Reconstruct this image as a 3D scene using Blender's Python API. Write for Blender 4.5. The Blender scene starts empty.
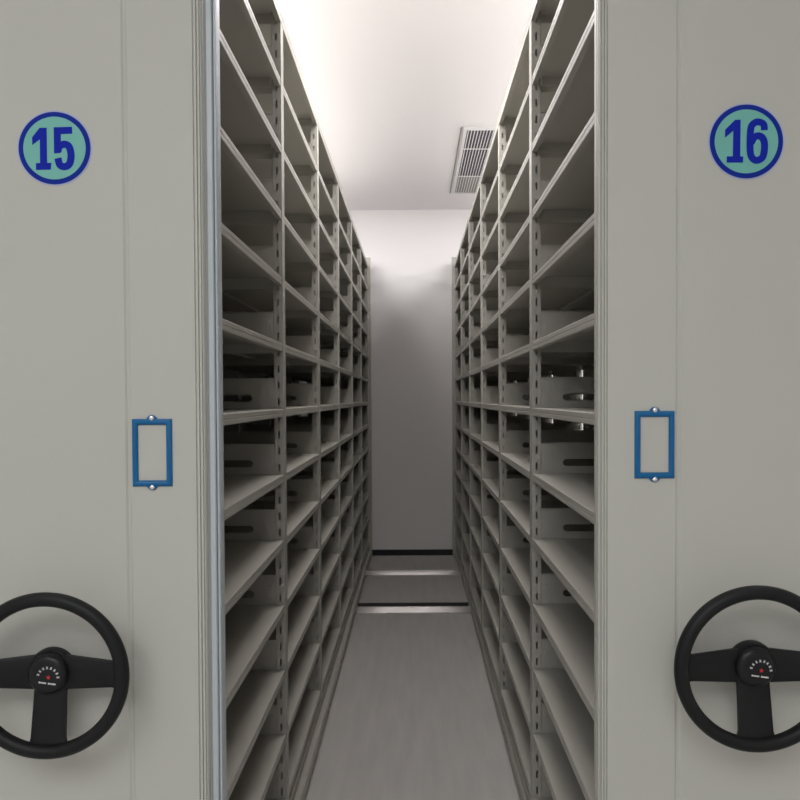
import bpy, bmesh, math, random
from mathutils import Vector, Matrix
random.seed(3)
C = bpy.context.scene
COL = C.collection
PI = math.pi

# ------------------------------------------------------------------ materials
def mat(name, col, rough=0.5, metal=0.0, bump=0.0, bscale=300.0, vary=0.0, vscale=4.0, stretch=(1,1,1), spec=0.5, coat=0.0):
    m = bpy.data.materials.new(name); m.use_nodes = True
    nt = m.node_tree; b = nt.nodes['Principled BSDF']
    b.inputs['Base Color'].default_value = (*col, 1)
    b.inputs['Roughness'].default_value = rough
    b.inputs['Metallic'].default_value = metal
    b.inputs['Specular IOR Level'].default_value = spec
    b.inputs['Coat Weight'].default_value = coat
    tc = nt.nodes.new('ShaderNodeTexCoord')
    mp = nt.nodes.new('ShaderNodeMapping'); mp.inputs['Scale'].default_value = stretch
    nt.links.new(tc.outputs['Object'], mp.inputs['Vector'])
    if vary > 0:
        n = nt.nodes.new('ShaderNodeTexNoise'); n.inputs['Scale'].default_value = vscale; n.inputs['Detail'].default_value = 5
        nt.links.new(mp.outputs['Vector'], n.inputs['Vector'])
        r = nt.nodes.new('ShaderNodeValToRGB')
        r.color_ramp.elements[0].position = 0.3; r.color_ramp.elements[1].position = 0.7
        r.color_ramp.elements[0].color = (*[c*(1-vary) for c in col], 1)
        r.color_ramp.elements[1].color = (*[min(1, c*(1+vary)) for c in col], 1)
        nt.links.new(n.outputs['Fac'], r.inputs['Fac'])
        nt.links.new(r.outputs['Color'], b.inputs['Base Color'])
    if bump > 0:
        n2 = nt.nodes.new('ShaderNodeTexNoise'); n2.inputs['Scale'].default_value = bscale; n2.inputs['Detail'].default_value = 2
        nt.links.new(mp.outputs['Vector'], n2.inputs['Vector'])
        bp = nt.nodes.new('ShaderNodeBump'); bp.inputs['Strength'].default_value = bump; bp.inputs['Distance'].default_value = 0.001
        nt.links.new(n2.outputs['Fac'], bp.inputs['Height'])
        nt.links.new(bp.outputs['Normal'], b.inputs['Normal'])
    return m

M = {
 'panel': mat('cream_powder_coat', (0.54,0.545,0.485), 0.55, bump=0.12, bscale=500, vary=0.012, vscale=2.0, spec=0.3),
 'rack':  mat('rack_powder_coat', (0.43,0.415,0.37), 0.42, bump=0.15, bscale=450, vary=0.03, vscale=3.0, spec=0.4),
 'shaded_rack': mat('rack_shade_dark', (0.16,0.155,0.14), 0.6, vary=0.05),  # rack cream darkened to stand in for shade
 'seal':  mat('pale_blue_grey_seal', (0.48,0.53,0.545), 0.4, vary=0.02),
 'seal_cream': mat('cream_seal', (0.47,0.46,0.41), 0.45, vary=0.02),
 'wall':  mat('wall_paint', (0.84,0.82,0.81), 0.9, bump=0.2, bscale=120, vary=0.008, vscale=1.5, spec=0.2),
 'ceil':  mat('ceiling_paint', (0.86,0.835,0.855), 0.9, bump=0.1, bscale=80, vary=0.006, vscale=1.0, spec=0.2),
 'floor': mat('grey_floor', (0.50,0.485,0.46), 0.55, bump=0.25, bscale=60, vary=0.06, vscale=7.0, stretch=(3,0.35,1), spec=0.35),
 'base':  mat('black_baseboard', (0.012,0.013,0.014), 0.35),
 'steel': mat('polished_rail_steel', (0.93,0.92,0.91), 0.22, metal=1.0, bump=0.1, bscale=40, vary=0.05, vscale=5, stretch=(0.4,4,1)),
 'groove': mat('rail_slot_black', (0.02,0.02,0.02), 0.6),
 'blue':  mat('blue_enamel', (0.004,0.125,0.31), 0.3, vary=0.05, vscale=20, coat=0.12, spec=0.3),
 'navy':  mat('sign_ring_blue', (0.008,0.028,0.30), 0.6, spec=0.1),
 'digit': mat('sign_digit_blue', (0.008,0.022,0.38), 0.6, spec=0.1),
 'teal':  mat('sign_teal', (0.17,0.50,0.42), 0.5, vary=0.03, vscale=15),
 'halo':  mat('sign_pale_edge', (0.40,0.46,0.66), 0.5),
 'screw': mat('screw_chrome', (0.85,0.85,0.85), 0.18, metal=1.0),
 'black': mat('wheel_black_plastic', (0.011,0.012,0.012), 0.42, bump=0.3, bscale=700, spec=0.22),
 'hubb':  mat('hub_cap_black', (0.010,0.011,0.012), 0.35, spec=0.3),
 'white': mat('print_white', (0.8,0.8,0.78), 0.5),
 'red':   mat('print_red', (0.6,0.03,0.04), 0.5),
 'green': mat('print_green', (0.05,0.45,0.15), 0.5),
 'vent':  mat('vent_white', (0.80,0.79,0.80), 0.5),
 'dvent': mat('vent_shade_dark', (0.10,0.095,0.13), 0.8),
 'grey_and_shadow': mat('rubber_and_shadow_grey', (0.30,0.30,0.28), 0.7),  # grey of gasket and vent backing, also the painted shadow line
}

# ------------------------------------------------------------------ mesh helpers
def box(bm, x0, x1, y0, y1, z0, z1):
    vs = [bm.verts.new((x, y, z)) for x in (x0, x1) for y in (y0, y1) for z in (z0, z1)]
    for f in ((0,1,3,2),(4,6,7,5),(0,4,5,1),(2,3,7,6),(0,2,6,4),(1,5,7,3)):
        bm.faces.new([vs[i] for i in f])

def prism(bm, pts, axis, a, b):
    """closed 2-D outline swept along an axis. axis 'z': pts=(x,y); 'y': pts=(x,z); 'x': pts=(y,z)"""
    def P(p, t):
        return {'z': (p[0], p[1], t), 'y': (p[0], t, p[1]), 'x': (t, p[0], p[1])}[axis]
    A = [bm.verts.new(P(p, a)) for p in pts]; B = [bm.verts.new(P(p, b)) for p in pts]
    n = len(pts)
    bm.faces.new(A); bm.faces.new(B[::-1])
    for i in range(n):
        bm.faces.new((A[i], A[(i+1) % n], B[(i+1) % n], B[i]))

def finish(bm):
    bmesh.ops.recalc_face_normals(bm, faces=bm.faces)
    return bm

def obj(name, bm, m, parent=None, loc=(0,0,0), smooth=False, bevel=0.0, seg=2):
    finish(bm)
    me = bpy.data.meshes.new(name); bm.to_mesh(me); bm.free()
    me.materials.append(M[m])
    if smooth:
        for p in me.polygons: p.use_smooth = True
        try: me.set_sharp_from_angle(angle=math.radians(40))
        except Exception: pass
    o = bpy.data.objects.new(name, me); COL.objects.link(o)
    o.location = loc
    if parent: o.parent = parent
    if bevel > 0:
        md = o.modifiers.new('bevel', 'BEVEL'); md.width = bevel; md.segments = seg; md.limit_method = 'ANGLE'
    return o

def thing(name, label, cat, loc=(0,0,0), group=None):
    o = bpy.data.objects.new(name, None); COL.objects.link(o); o.location = loc
    o.empty_display_size = 0.1
    o['label'] = label; o['category'] = cat
    if group: o['group'] = group
    return o

def struct(name, bm, m, label=None):
    o = obj(name, bm, m); o['kind'] = 'structure'
    return o

def dup(o, name_parent, loc):
    c = o.copy(); COL.objects.link(c); c.parent = name_parent; c.location = loc
    return c

# ------------------------------------------------------------------ dimensions
ZC = 1.50                 # eye height
XL, XR = 0.420, 0.380     # aisle faces of the two racks (left is negative x)
Y0, BAY, NB = 1.53, 0.90, 6
YE = Y0 + BAY*NB          # far end of the racks
DEPTH = 0.56
PITCH = 0.2106
LEVELS = [1.4548 + PITCH*n for n in range(-6, 7)]
YW = 7.13                 # back wall
H = 3.28

# ------------------------------------------------------------------ room
bm = bmesh.new(); box(bm, -4.2, 4.2, -3.2, YW+0.1, -0.1, 0); struct('floor', bm, 'floor')
bm = bmesh.new(); box(bm, -4.2, 4.2, -3.2, YW+0.1, H, H+0.1); struct('ceiling', bm, 'ceil')
bm = bmesh.new(); box(bm, -4.2, 4.2, YW, YW+0.1, 0, H); struct('wall_back', bm, 'wall')
bm = bmesh.new(); box(bm, -4.2, 4.2, -3.2, -3.1, 0, H); struct('wall_front', bm, 'wall')
bm = bmesh.new(); box(bm, -4.2, -4.1, -3.1, YW, 0, H); struct('wall_left', bm, 'wall')
bm = bmesh.new(); box(bm, 4.1, 4.2, -3.1, YW, 0, H); struct('wall_right', bm, 'wall')
bm = bmesh.new(); box(bm, -4.1, 4.1, YW-0.012, YW, 0, 0.055); struct('baseboard_back', bm, 'base')

# ------------------------------------------------------------------ rails in the floor
def rail(y, label):
    t = thing('floor_rail', label, 'rail', (0, y, 0), 'steel floor rails crossing the aisle')
    w = 0.066
    prof = [(-w+0.010, 0.0005), (-w+0.010, 0.002), (-0.012, 0.0295), (-0.008, 0.0310), (0.004, 0.0310), (0.010, 0.030), (0.014, 0.026), (0.014, 0.004), (w, 0.004), (w, 0.0005)]
    bm = bmesh.new(); prism(bm, prof, 'x', -1.02, 1.02)
    obj('rail_head', bm, 'steel', t, smooth=True)
    bm = bmesh.new(); box(bm, -1.02, 1.02, w, w+(0.13 if y < 6 else 0.05), 0.0005, 0.004)
    obj('rail_slot', bm, 'groove', t)
    bm = bmesh.new(); box(bm, -1.02, 1.02, -w-0.012, -w+0.010, 0.0005, 0.0030)
    obj('rail_edge', bm, 'steel', t)
    if y < 6:
        bm = bmesh.new(); box(bm, -0.20, 0.24, -w-0.002, -w+0.004, 0.0030, 0.004)
        obj('joint_line', bm, 'groove', t)
    return t
rail(5.26, 'wider bright steel rail set across the grey aisle floor, nearer the camera')
rail(6.38, 'thin bright steel rail across the aisle floor, just before the black baseboard')

# ------------------------------------------------------------------ rack pieces (s = -1 left rack, +1 right rack)
# local frame of a rack: origin at (s*X, 0, 0); u = distance into the rack, world x = s*u
def shelf_bm(s, L, D=DEPTH, lip=0.026):
    bm = bmesh.new(); t = 0.0016
    # folded sheet seen end-on, (u, z)
    prof = [(0.0015,0),(D-0.0015,0),(D,-0.0015),(D,-lip),(D-0.016,-lip),(D-0.016,-lip+t),(D-t,-lip+t),(D-t,-t),
            (t+0.001,-t),(t+0.001,-lip+t),(0.016,-lip+t),(0.016,-lip),(0.001,-lip),(0,-lip+0.002),
            (0,-0.0150),(0.0010,-0.0142),(0.0010,-0.0126),(0,-0.0118),(0,-0.0015)]
    prism(bm, [(s*u, z) for u, z in prof], 'y', 0.0, L)
    for yy in (0.001, L-0.003):                      # end skirts under the sheet
        a, b = sorted((s*0.03, s*(D-0.03)))
        box(bm, a, b, yy, yy+0.002, -0.030, -t)
    # stiffening rib under the sheet
    a, b = sorted((s*(D*0.5-0.02), s*(D*0.5+0.02)))
    box(bm, a, b, 0.004, L-0.004, -0.010, -t)
    return bm

def post_bm(s, rear, z0, z1, slots=True):
    """open C post: aisle face plus two perforated side faces"""
    bm = bmesh.new(); w = 0.0235; d = 0.0285; t = 0.0018
    f = 1
    def bx(u0, u1, y0, y1, a, b):
        x0, x1 = sorted((s*u0, s*u1)); box(bm, x0, x1, y0, y1, a, b)
    U = (lambda u: DEPTH-u) if rear else (lambda u: u)
    def B(u0, u1, y0, y1, a, b):
        p, q = sorted((U(u0), U(u1))); bx(p, q, y0, y1, a, b)
    B(-0.0015, t, -w, w, z0, z1)
    # little inward return lips
    B(d-t, d, -w, -w+0.010, z0, z1); B(d-t, d, w-0.010, w, z0, z1)
    for y in (-w, w-t):
        su0, su1 = 0.0105, 0.0165
        if y > 0 or not slots:
            B(t, d, y, y+t, z0, z1); continue
        B(t, su0, y, y+t, z0, z1); B(su1, d, y, y+t, z0, z1)
        z = z0; k = 0
        step = PITCH/4; h = 0.023
        zz = LEVELS[0] - 0.053*2 + 0.024
        while zz < z0: zz += step
        while zz + h < z1:
            B(su0, su1, y, y+t, z, zz); z = zz + h; zz += step
        B(su0, su1, y, y+t, z, z1)
    return bm

def plate_bm(s):
    """side plate standing on a shelf, with a long round-ended hand slot; z from 0"""
    bm = bmesh.new(); t = 0.0016
    u0, u1, h = 0.0285, DEPTH-0.0285, 0.098
    a, b, zc, r = 0.098, 0.262, 0.034, 0.0115      # slot ends (front), centre height, radius
    cuts = [(a, b), (DEPTH-b, DEPTH-a)]
    def half(up):
        pts = []
        edge = h if up else 0.0
        pts.append((u0, edge)); pts.append((u0, zc))
        for (p, q) in cuts:
            n = 8
            for i in range(n+1):
                th = PI - (PI/2)*i/n
                pts.append((p+r+r*math.cos(th), zc + (1 if up else -1)*r*math.sin(th)))
            for i in range(n+1):
                th = PI/2 - (PI/2)*i/n
                pts.append((q-r+r*math.cos(th), zc + (1 if up else -1)*r*math.sin(th)))
        pts.append((u1, zc)); pts.append((u1, edge))
        return [(s*u, z) for u, z in pts]
    for up in (True, False):
        pts = half(up)
        prism(bm, pts, 'y', 0, t)
    x0, x1 = sorted((s*u0, s*u1))
    box(bm, x0, x1, -0.006, 0.0, h-0.0016, h)         # folded top lip
    box(bm, x0, x1, -0.0010, 0.0, 0.0585, 0.0600)     # pressed crease line
    # hooks at both posts
    for uu in (0.040, DEPTH-0.048):
        x0, x1 = sorted((s*uu, s*(uu+0.008)))
        box(bm, x0, x1, -0.003, 0.0, 0.045, 0.062)
    return bm

def arc(cx, cy, r, a0, a1, n):
    return [(cx + r*math.cos(a0+(a1-a0)*i/n), cy + r*math.sin(a0+(a1-a0)*i/n)) for i in range(n+1)]

def build_rack(s, X, inner, outer, groove, label, sign, holder, wheel):
    """inner/outer: |x| limits of the end panel; groove: |x| of the panel's joint"""
    R = thing('mobile_shelving_rack', label, 'shelving rack', (s*X, Y0, 0))
    def W(x): return x - s*X          # world x -> local x
    L = BAY - 0.050
    # ---- shelves
    first = None
    for lv, z in enumerate(LEVELS):
        for k in range(NB):
            y = k*BAY + 0.025
            if lv == 12:
                if k == 0: cov = obj('top_cover', shelf_bm(s, BAY-0.0005, lip=0.034), 'rack', R, (-s*0.003, 0, z+0.012))
                else: dup(cov, R, (-s*0.003, k*BAY, z+0.012))
            elif first is None:
                first = obj('shelf', shelf_bm(s, L), 'rack', R, (0, y, z+0.012))
            else: dup(first, R, (0, y, z+0.012))
    # ---- posts
    ztop = LEVELS[-1] + 0.009
    pf = pr = None
    for k in range(NB+1):
        if pf is None:
            pf = obj('post', post_bm(s, False, 0.15, ztop), 'rack', R, (0, 0, 0))
            pr = obj('post', post_bm(s, True, 0.15, ztop), 'rack', R, (0, 0, 0))
        else:
            dup(pf, R, (0, k*BAY, 0)); dup(pr, R, (0, k*BAY, 0))
    # ---- side plates
    pl = None
    for lv in range(12):
        for k in range(1, NB+1):
            loc = (0, k*BAY-0.0245, LEVELS[lv]+0.0125)
            if pl is None: pl = obj('side_plate', plate_bm(s), 'rack', R, loc)
            else: dup(pl, R, loc)
    # ---- top beams tying the posts together
    # ---- sheet backs added to the right rack, gapped to make slits of light
    if s > 0:
        for k in range(NB):
            b = bmesh.new(); box(b, DEPTH+0.002, DEPTH+0.0035, -0.020, BAY-0.048, 0.16, LEVELS[-1])
            if k == 0: bk = obj('added_back_panel', b, 'rack', R, (0, 0, 0))
            else: b.free(); dup(bk, R, (0, k*BAY, 0))
    # ---- chassis
    bm = bmesh.new()
    e = 0.014 if s < 0 else -0.004
    prof = [(-e,0.034),(-e,0.078),(-e+0.006,0.084),(0.012,0.084),(0.012,0.120),(0.004,0.128),(0.004,0.150),
            (DEPTH-0.004,0.150),(DEPTH-0.004,0.034),(DEPTH-0.04,0.034),(DEPTH-0.04,0.11),(0.045,0.11),(0.045,0.034)]
    prism(bm, [(s*u, z) for u, z in prof], 'y', 0.0, BAY*NB)
    ch = obj('chassis', bm, 'rack', R)
    bolt = None
    for k in range(NB):
        for dy in (0.12, 0.20, 0.70, 0.78):
            if bolt is None:
                b = bmesh.new()
                bmesh.ops.create_cone(b, cap_ends=True, segments=10, radius1=0.007, radius2=0.005, depth=0.005,
                                      matrix=Matrix.Rotation(-s*PI/2, 4, 'Y'))
                bolt = obj('bolt', b, 'screw', ch, (-s*(e+0.002), dy, 0.045), smooth=True)
            else:
                dup(bolt, ch, (-s*(e+0.002), k*BAY+dy, 0.045))
    # ---- far end panel
    bm = bmesh.new()
    x0, x1 = sorted((-s*0.024, s*(DEPTH+0.01)))
    box(bm, x0, x1, BAY*NB+0.026, BAY*NB+0.055, 0.02, 2.80)
    obj('far_end_panel', bm, 'rack', R, bevel=0.004)
    # ---- near end panel (front face at local y = -0.03), outline in plan with its grooves
    yf, yb = -0.030, -0.0245+0.001
    yb = -0.0250
    yf = -0.030; 
    bm = bmesh.new()
    g = 0.004
    a = inner
    pts = [(a, 0.0-0.026), (a, yf+0.004), (a+0.003, yf-0.001)]
    # two raised beads next to the edge
    bf = 0.75 if s < 0 else 0.62
    bead0 = a+0.004
    for j in range(2):
        c = bead0 + 0.0085*j*bf
        pts += [(c, yf+0.003), (c+0.002, yf+0.003), (c+0.0032, yf-0.0008), (c+0.0062, yf-0.0008)]
    c = bead0 + 0.0085*2*bf
    pts += [(c, yf+0.003), (c+0.0025, yf+0.003), (c+0.004, yf)]
    pts += [(groove-0.006, yf), (groove-0.002, yf+0.003), (groove+0.002, yf+0.003), (groove+0.006, yf)]
    pts += [(outer-0.003, yf-0.0), (outer, yf+0.003), (outer, -0.026)]
    prism(bm, [(W(s*x), y) for x, y in pts], 'z', 0.03, 2.80)
    ep = obj('end_panel', bm, 'panel', R, smooth=False)
    if s < 0:
        bm = bmesh.new()    # pale two-lobed seal on the aisle edge
        si = 0.388
        p = [(a-0.0005, -0.026), (a-0.0005, yf+0.010)]
        p += [(a-0.005, yf+0.010), (a-0.007, yf+0.004)]
        p += [(0.4085, yf-0.002), (0.4065, yf-0.004), (0.3985, yf-0.004), (0.3965, yf-0.0015), (0.3958, yf+0.004), (0.3945, yf+0.004), (0.3938, yf-0.0015),
              (0.3930, yf-0.0035), (0.3905, yf-0.003), (si+0.001, yf), (si, yf+0.006), (si, -0.005), (si+0.012, -0.005), (si+0.012, -0.026)]
        p = [q for q in p]
        prism(bm, [(W(s*x), y) for x, y in p], 'z', 0.03, 2.80)
        obj('edge_seal', bm, 'seal', R)['label'] = 'pale blue-grey edge seal'
        bm = bmesh.new()
        box(bm, *sorted((W(s*(a-0.0008)), W(s*0.4088))), yf+0.0035, yf+0.0095, 0.03, 2.80)
        obj('gasket_strip', bm, 'grey_and_shadow', R)
    else:
        bm = bmesh.new()
        p = [(a-0.0003, -0.0262), (a-0.0003, yf+0.012), (a-0.0012, yf+0.013), (a-0.0012, 0.0), (a+0.006, 0.0), (a+0.006,-0.0258), (a+0.001,-0.0258)]
        prism(bm, [(W(s*x), y) for x, y in p], 'z', 0.03, 2.80)
        obj('edge_seal', bm, 'seal_cream', R)
    # ---- number disc
    cx, cz, rad, digits = sign
    yy = yf
    def disc(r, y0, y1):
        b = bmesh.new(); prism(b, [(r*math.cos(2*PI*i/72), r*math.sin(2*PI*i/72)) for i in range(72)], 'y', y0, y1); return b
    loc = (W(cx), yy, cz)
    nd = obj('number_disc', disc(rad, -0.0014, -0.0001), 'navy', R, loc)
    nd['label'] = 'round teal disc with dark blue rim and the number %s' % digits
    b = bmesh.new()
    n = 72
    for i in range(n):
        a0, a1 = 2*PI*i/n, 2*PI*(i+1)/n
        q = []
        for y in (-0.0011, -0.0001):
            for r_ in (rad*1.0, rad*1.035):
                q.append([(r_*math.cos(t_), y, r_*math.sin(t_)) for t_ in (a0, a1)])
        f0 = [q[0][0], q[1][0], q[1][1], q[0][1]]
        b.faces.new([b.verts.new(v) for v in f0])
        f1 = [q[1][0], q[3][0], q[3][1], q[1][1]]
        b.faces.new([b.verts.new(v) for v in f1])
    bmesh.ops.remove_doubles(b, verts=b.verts, dist=1e-6)
    obj('pale_rim', b, 'halo', nd)
    obj('disc_face', disc(rad*0.865, -0.0018, -0.0014), 'teal', nd)
    # numerals, drawn in units of the disc radius
    def stroke(b, pth, w):
        Lp, Rp = [], []
        for i, p in enumerate(pth):
            p0 = Vector(pth[max(i-1, 0)]); p1 = Vector(pth[min(i+1, len(pth)-1)])
            d = (p1-p0).normalized(); nrm = Vector((-d.y, d.x))*(w/2)
            Lp.append(Vector(p)+nrm); Rp.append(Vector(p)-nrm)
        for i in range(len(pth)-1):
            prism(b, [tuple(Lp[i]*rad), tuple(Lp[i+1]*rad), tuple(Rp[i+1]*rad), tuple(Rp[i]*rad)], 'y', -0.0022-0.000012*i, -0.0018)
    def smoothp(P, n=5):
        out = []
        for i in range(len(P)-1):
            p0 = Vector(P[max(i-1,0)]); p1 = Vector(P[i]); p2 = Vector(P[i+1]); p3 = Vector(P[min(i+2,len(P)-1)])
            for k in range(n):
                t = k/n
                out.append(tuple(0.5*((2*p1)+(p2-p0)*t+(2*p0-5*p1+4*p2-p3)*t*t+(3*p1-p0-3*p2+p3)*t**3)))
        out.append(tuple(P[-1])); return out
    def poly(b, P): prism(b, [(x*rad, z*rad) for x, z in P], 'y', -0.0026, -0.0018)
    for dg in digits:
        b = bmesh.new()
        if digits == '15':
            N = lambda x, y: ((x-360)/241, (387-y)/241)
            if dg == '1':
                poly(b, [N(310,253), N(310,486), N(338,486), N(334,530), N(236,532), N(236,487), N(264,487), N(264,328), N(213,366), N(213,316), N(264,253)])
            else:
                poly(b, [N(358,250), N(480,247), N(480,292), N(404,294), N(404,360), N(402,420), N(358,422)])
                stroke(b, smoothp([N(383,412), N(392,378), N(426,362), N(458,378), N(471,436), N(460,492), N(428,511), N(396,500), N(383,455)]), 0.195)
        else:
            N = lambda x, y: ((x-402)/266, (377-y)/266)
            if dg == '1':
                poly(b, [N(358,222), N(356,486), N(378,486), N(376,529), N(259,529), N(259,485), N(303,485), N(306,300), N(245,350), N(247,292), N(318,222)])
            else:
                stroke(b, smoothp([N(531,297), N(527,258), N(500,240), N(468,240), N(438,266), N(429,320), N(427,420), N(434,480), N(458,510), N(490,512), N(519,490), N(531,440), N(530,385), N(514,350), N(484,338), N(455,352), N(434,390)]), 0.185)
        obj('numeral', b, 'digit', nd)
    # ---- label holder
    cx, cz = holder
    w, h, bw = 0.0405, 0.068, 0.0125
    def frame_ring(b):
        # rounded half-tube section mitred round a rectangle
        sec = [(0, 0), (0.10*bw, -0.0035), (0.30*bw, -0.0055), (0.6*bw, -0.006), (0.85*bw, -0.0045), (bw, -0.002), (bw, 0)]
        rings = []
        for (ox, oz) in ((-1,-1),(1,-1),(1,1),(-1,1)):
            rings.append([b.verts.new((ox*(w-u), y, oz*(h-u))) for u, y in sec])
        for i in range(4):
            A, B = rings[i], rings[(i+1) % 4]
            for j in range(len(sec)-1):
                b.faces.new((A[j], A[j+1], B[j+1], B[j]))
            b.faces.new((A[-1], A[0], B[0], B[-1]))
    b = bmesh.new(); frame_ring(b)
    for sz in (-1, 1):    # screw tabs
        prism(b, [(x, sz*z) for x, z in [(-0.011, h-0.003), (-0.010, h+0.002)] + [(0.0085*math.cos(t_), h+0.0015+0.006*math.sin(t_)) for t_ in [PI*(7-i)/8 for i in range(7)]] + [(0.010, h+0.002), (0.011, h-0.003)]], 'y', -0.003, 0.0)
    # backing sheet is the panel itself, seen through the frame
    lh = obj('label_holder', b, 'blue', R, (W(cx), yf-0.0002, cz), smooth=True, bevel=0.0025)
    lh['label'] = 'empty blue metal label holder'
    for sz in (-1, 1):
        b = bmesh.new()
        bmesh.ops.create_uvsphere(b, u_segments=14, v_segments=8, radius=0.0052, matrix=Matrix.Diagonal((1,0.55,1,1)))
        obj('screw', b, 'screw', lh, (0, -0.0045, sz*(h+0.0012)), smooth=True)
    # ---- hand wheel
    build_wheel(R, W(wheel[0]), yf, wheel[1], s, wheel[2])
    return R

def build_wheel(R, cx, yf, cz, s, spin):
    RO = 0.160; tr = 0.0135; yr = -0.078      # rim radius, tube radius, stand-off
    Wm = obj('hand_wheel', wheel_rim(RO-tr, tr), 'black', R, (cx, yf+yr, cz), smooth=True)
    Wm.rotation_euler = (0, spin, 0)
    Wm['label'] = 'black three-spoke steering-style hand wheel'
    # spokes: left, right and down, each dished towards the hub
    def spoke(ang, w0, w1, up=0.0):
        b = bmesh.new()
        n = 10; r0, r1 = 0.030, RO-tr
        prev = None
        secs = []
        for i in range(n+1):
            t = i/n; r = r0+(r1-r0)*t
            flare = 0.012*max(0, (t-0.8)/0.2)**2
            hw = w0+(w1-w0)*t + flare
            yy = 0.004 + 0.016*(1-t)
            th = 0.0045
            pts = [(r, yy-th, hw*0.8), (r, yy-th*0.3, hw), (r, yy+th, hw), (r, yy+th, -hw), (r, yy-th*0.3, -hw), (r, yy-th, -hw*0.8)]
            secs.append([b.verts.new(p) for p in pts])
        for i in range(n):
            for j in range(6):
                b.faces.new((secs[i][j], secs[i][(j+1)%6], secs[i+1][(j+1)%6], secs[i+1][j]))
        b.faces.new(secs[0]); b.faces.new(secs[-1][::-1])
        bmesh.ops.transform(b, matrix=Matrix.Rotation(ang, 4, 'Y'), verts=b.verts)
        return b
    for ang, a_, b_ in ((0, 0.033, 0.0235), (PI, 0.033, 0.0235), (PI/2, 0.031, 0.034)):
        obj('spoke', spoke(ang, a_, b_), 'black', Wm, smooth=True)
    # rear boss and shaft
    b = bmesh.new()
    prof = [(0.0, 0.077), (0.019, 0.077), (0.020, 0.048), (0.030, 0.045), (0.041, 0.040), (0.045, 0.034), (0.045, 0.022), (0.043, 0.016), (0.0, 0.016)]
    obj('boss', lathe(prof), 'black', Wm, smooth=True)
    # hub cap in front
    prof = [(0.0, -0.0010), (0.014, -0.0010), (0.024, -0.0005)] + [(0.024+0.014*math.sin(t_*PI/2), -0.0005 + 0.010*(1-math.cos(t_*PI/2))) for t_ in (0.25,0.5,0.75,1.0)] + [(0.039, 0.014), (0.039, 0.022), (0, 0.022)]
    b.free()
    cap = obj('hub_cap', lathe(prof), 'hubb', Wm, smooth=True)
    # printed ring of small characters, red star and a line of tiny print (illegible in the photo)
    b = bmesh.new(); g = bmesh.new()
    yp = -0.0016
    tilt = -0.14
    ox, oz = 0.005, -0.004
    def rect(bb, x, z, w, h, a):
        ca, sa = math.cos(a), math.sin(a)
        P = [(-w,-h),(w,-h),(w,h),(-w,h)]
        prism(bb, [(ox+x+p*ca-q*sa, oz+z+p*sa+q*ca) for p, q in P], 'y', yp-0.0006, yp+0.0015)
    for i in range(8):
        th = PI*(0.94 - 0.88*i/7) + tilt
        r = 0.0195
        x, z = r*math.cos(th), r*math.sin(th)
        a = th-PI/2
        ca, sa = math.cos(a), math.sin(a)
        for (dx, dz, w, h) in ((0,0.0016,0.0017,0.0004),(0,-0.0002,0.0014,0.0004),(0,-0.0018,0.0018,0.0004),((-1)**i*0.0006,0,0.0004,0.0022)):
            rect(b, x+dx*ca-dz*sa, z+dx*sa+dz*ca, w, h, a)
    for i in range(11):
        t = (i-5)*0.0030
        ca, sa = math.cos(tilt), math.sin(tilt)
        if i == 5: continue
        rect(b, t*ca+0.0105*sa, t*sa-0.0105*ca, 0.0011, 0.0012 if i % 3 else 0.0015, tilt)
    obj('printed_mark', b, 'white', cap)
    st = []
    for i in range(10):
        r = 0.0046 if i % 2 == 0 else 0.0022
        a = PI/2 + tilt + i*PI/5
        st.append((ox+0.001+r*math.cos(a), oz+0.001+r*math.sin(a)))
    prism(g, st, 'y', yp-0.0006, yp+0.0015)
    obj('red_star', g, 'red', cap)

def lathe(prof, n=40):
    b = bmesh.new(); rings = []
    for r, y in prof:
        if r < 1e-6: rings.append([b.verts.new((0, y, 0))])
        else: rings.append([b.verts.new((r*math.cos(2*PI*i/n), y, r*math.sin(2*PI*i/n))) for i in range(n)])
    for A, B in zip(rings, rings[1:]):
        for i in range(n):
            j = (i+1) % n
            if len(A) == 1: b.faces.new((A[0], B[j], B[i]))
            elif len(B) == 1: b.faces.new((A[i], A[j], B[0]))
            else: b.faces.new((A[i], A[j], B[j], B[i]))
    return b

def wheel_rim(R0, r0, n=96, m=18):
    b = bmesh.new(); rings = []
    for i in range(n):
        a = 2*PI*i/n
        ring = []
        for j in range(m):
            t = 2*PI*j/m
            # finger bumps on the hidden side, slight flattening in front
            rr = r0
            rad = R0 + rr*math.cos(t); y = rr*1.05*math.sin(t)
            ring.append(b.verts.new((rad*math.cos(a), y, rad*math.sin(a))))
        rings.append(ring)
    for i in range(n):
        A, B = rings[i], rings[(i+1) % n]
        for j in range(m):
            b.faces.new((A[j], A[(j+1) % m], B[(j+1) % m], B[j]))
    return b

# numbers below: world x, world z on the end panels
LEFT = dict(inner=0.416, outer=1.035, groove=0.572)
RIGHT = dict(inner=0.369, outer=1.000, groove=0.529)
build_rack(-1, XL, LEFT['inner'], LEFT['outer'], LEFT['groove'],
    'cream steel mobile shelving rack numbered 15, on the left of the aisle',
    (-0.711, 1.999, 0.0715, '15'), (-0.5240, 1.3930), (-0.706, 0.973, 0.0))
build_rack(1, XR, RIGHT['inner'], RIGHT['outer'], RIGHT['groove'],
    'cream steel mobile shelving rack numbered 16, on the right of the aisle',
    (0.662, 2.006, 0.0728, '16'), (0.481, 1.4045), (0.6545, 0.980, 0.0))

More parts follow.
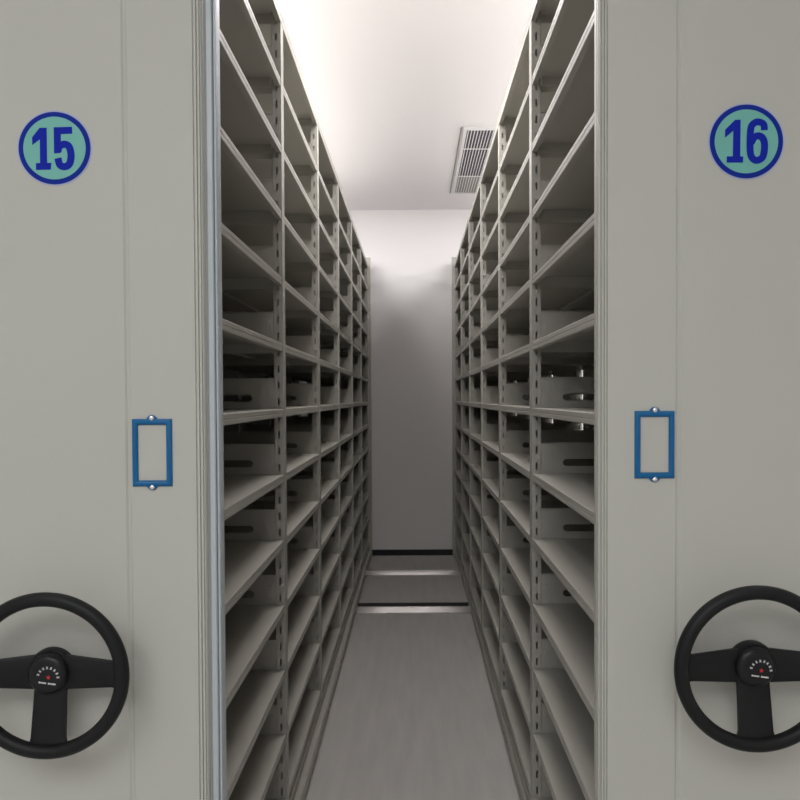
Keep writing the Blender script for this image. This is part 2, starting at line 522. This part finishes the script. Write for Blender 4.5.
# ------------------------------------------------------------------ unseen neighbour racks added; the left one darkens the view through
def neighbour(s, x0, label):
    t = thing('unseen_shelving_rack', label, 'shelving rack', (s*(x0+0.3), Y0, 0))
    b = bmesh.new(); a, c = sorted((-s*0.30, s*0.30)); box(b, a, c, -0.030, -0.004, 0.03, 2.80); obj('end_panel', b, 'panel', t, bevel=0.003)
    b = bmesh.new()
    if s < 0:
        box(b, -0.28, 0.28, 0.0, BAY*NB, 0.15, 2.75); obj('shade_block', b, 'shaded_rack', t, bevel=0.003)  # solid block coloured dark in place of the shade behind the shelves
    else:
        b.free()
        for x in (-0.27, 0.27):
            for y in (0.02, BAY*NB-0.02):
                b = bmesh.new(); box(b, x-0.018, x+0.018, y-0.02, y+0.02, 0.15, 2.75); obj('post', b, 'rack', t)
    b = bmesh.new(); box(b, -0.27, 0.27, 0.0, BAY*NB, 0.034, 0.15); obj('chassis', b, 'rack', t)
neighbour(-1, 1.045, 'unseen rack added left of rack 15, a dark block standing in for shade')
neighbour(1, 1.010, 'unseen next rack along, right of rack 16, left open to let light through')

# ------------------------------------------------------------------ ceiling vent
v = thing('ceiling_vent', 'long white louvred air vent in the ceiling above the right rack', 'air vent', (0.56, 5.73, H))
x0, x1, y0, y1 = -0.20, 0.26, -0.73, 0.80
b = bmesh.new()
box(b, x0-0.022, x0, y0, y1, -0.012, 0); box(b, x1, x1+0.03, y0, y1, -0.012, 0)
box(b, x0-0.022, x1+0.03, y0-0.03, y0, -0.012, 0); box(b, x0-0.022, x1+0.03, y1, y1+0.03, -0.012, 0)
obj('vent_frame', b, 'vent', v)
b = bmesh.new(); box(b, x0, x1, y0, 0.31, -0.002, 0.0); obj('duct_shade_sheet', b, 'dvent', v)  # flat dark sheet, the duct's inner shade put into its colour
b = bmesh.new(); box(b, x0, x1, 0.31, y1, -0.0022, 0.0); obj('blanking_plate', b, 'grey_and_shadow', v)
b = bmesh.new(); box(b, x0-0.044, x0-0.034, y0-0.04, y1+0.02, -0.004, 0.0); obj('frame_shadow_line', b, 'grey_and_shadow', v)  # dark strip painted as the shadow line along the frame
n = 22
sl = None
for i in range(n):
    x = x0 + (i+0.5)*(x1-x0)/n
    if sl is None:
        b = bmesh.new(); prism(b, [(-0.0035,-0.011),(-0.002,-0.012),(0.0045,-0.004),(0.003,-0.003)], 'y', y0, y1)
        sl = obj('louvre', b, 'vent', v, (x, 0, 0))
    else: dup(sl, v, (x, 0, 0))
for yy in (-0.36, 0.30):
    b = bmesh.new(); box(b, x0, x1, yy-0.006, yy+0.006, -0.0135, -0.010); obj('crossbar', b, 'vent', v)

# ------------------------------------------------------------------ lights
def area(name, loc, rot, sx, sy, power, col=(1,0.97,0.94)):
    l = bpy.data.lights.new(name, 'AREA'); l.shape = 'RECTANGLE'; l.size = sx; l.size_y = sy; l.energy = power; l.color = col
    o = bpy.data.objects.new(name, l); COL.objects.link(o); o.location = loc; o.rotation_euler = rot
    return o
def emat(name, col, st):
    m = bpy.data.materials.new(name); m.use_nodes = True
    b = m.node_tree.nodes['Principled BSDF']; b.inputs['Base Color'].default_value = (0.8,0.8,0.8,1)
    b.inputs['Emission Color'].default_value = (*col,1); b.inputs['Emission Strength'].default_value = st
    M[name] = m
def fill_tube(x, y0, y1, z, st, label):  # unseen tubes added to brighten the ceiling
    t = thing('added_tube_lamp', label, 'lamp', (x, (y0+y1)/2, H))
    emat('tube_glow_%d' % round(st), (0.99, 0.968, 0.99), st)
    hy = (y1-y0)/2
    b = bmesh.new(); prism(b, [(0.018*math.cos(2*PI*i/12), z-H+0.018*math.sin(2*PI*i/12)) for i in range(12)], 'y', -hy, hy)
    obj('tube', b, 'tube_glow_%d' % round(st), t)
    for yy in (-hy, -hy/3, hy/3, hy):
        b = bmesh.new(); box(b, -0.006, 0.006, yy-0.006, yy+0.006, z-H+0.017, 0.0); obj('hanger', b, 'vent', t)
fill_tube(1.70, 1.9, 6.4, 2.98, 42, 'unseen tube lamp added on the right to brighten the ceiling, beyond the rack numbered 16')
fill_tube(-1.70, 1.9, 6.4, 2.98, 42, 'unseen tube lamp added left of the aisle to brighten the ceiling, over the far side of rack 15')
area('ceiling_lamp_entry', (-0.8, -1.4, H-0.03), (0, 0, 0), 2.6, 2.0, 68, (0.965,0.98,1.02))
area('ceiling_lamp_over_right_rack', (1.32, 3.8, H-0.02), (0, 0, 0), 0.9, 4.9, 100, (0.995,0.975,0.99))
area('ceiling_lamp_over_left_rack', (-1.15, 3.8, H-0.02), (0, 0, 0), 1.0, 4.9, 95, (0.995,0.975,0.99))
area('ceiling_lamp_aisle', (0, 3.03, H-0.02), (0, 0, 0), 0.6, 0.44, 19, (1,0.97,0.96))
w = bpy.data.worlds.new('world'); C.world = w; w.use_nodes = True
w.node_tree.nodes['Background'].inputs[0].default_value = (0.9,0.92,1,1)
w.node_tree.nodes['Background'].inputs[1].default_value = 0.3

# ------------------------------------------------------------------ camera
cam = bpy.data.cameras.new('camera'); co = bpy.data.objects.new('camera', cam); COL.objects.link(co)
cam.sensor_width = 36; cam.lens = 33.75; cam.sensor_fit = 'HORIZONTAL'
PITCHA, ROLL = 0.020, 0.0045
co.matrix_world = Matrix.Translation((0,0,ZC)) @ Matrix.Rotation(PI/2-PITCHA, 4, 'X') @ Matrix.Rotation(-ROLL, 4, 'Z')
cam.shift_x = -14/800; cam.shift_y = 13/800
cam.clip_start = 0.02
C.camera = co
C.view_settings.view_transform = 'Standard'; C.view_settings.look = 'None'
C.view_settings.exposure = 0.0; C.view_settings.gamma = 1.0
C.view_settings.use_curve_mapping = False
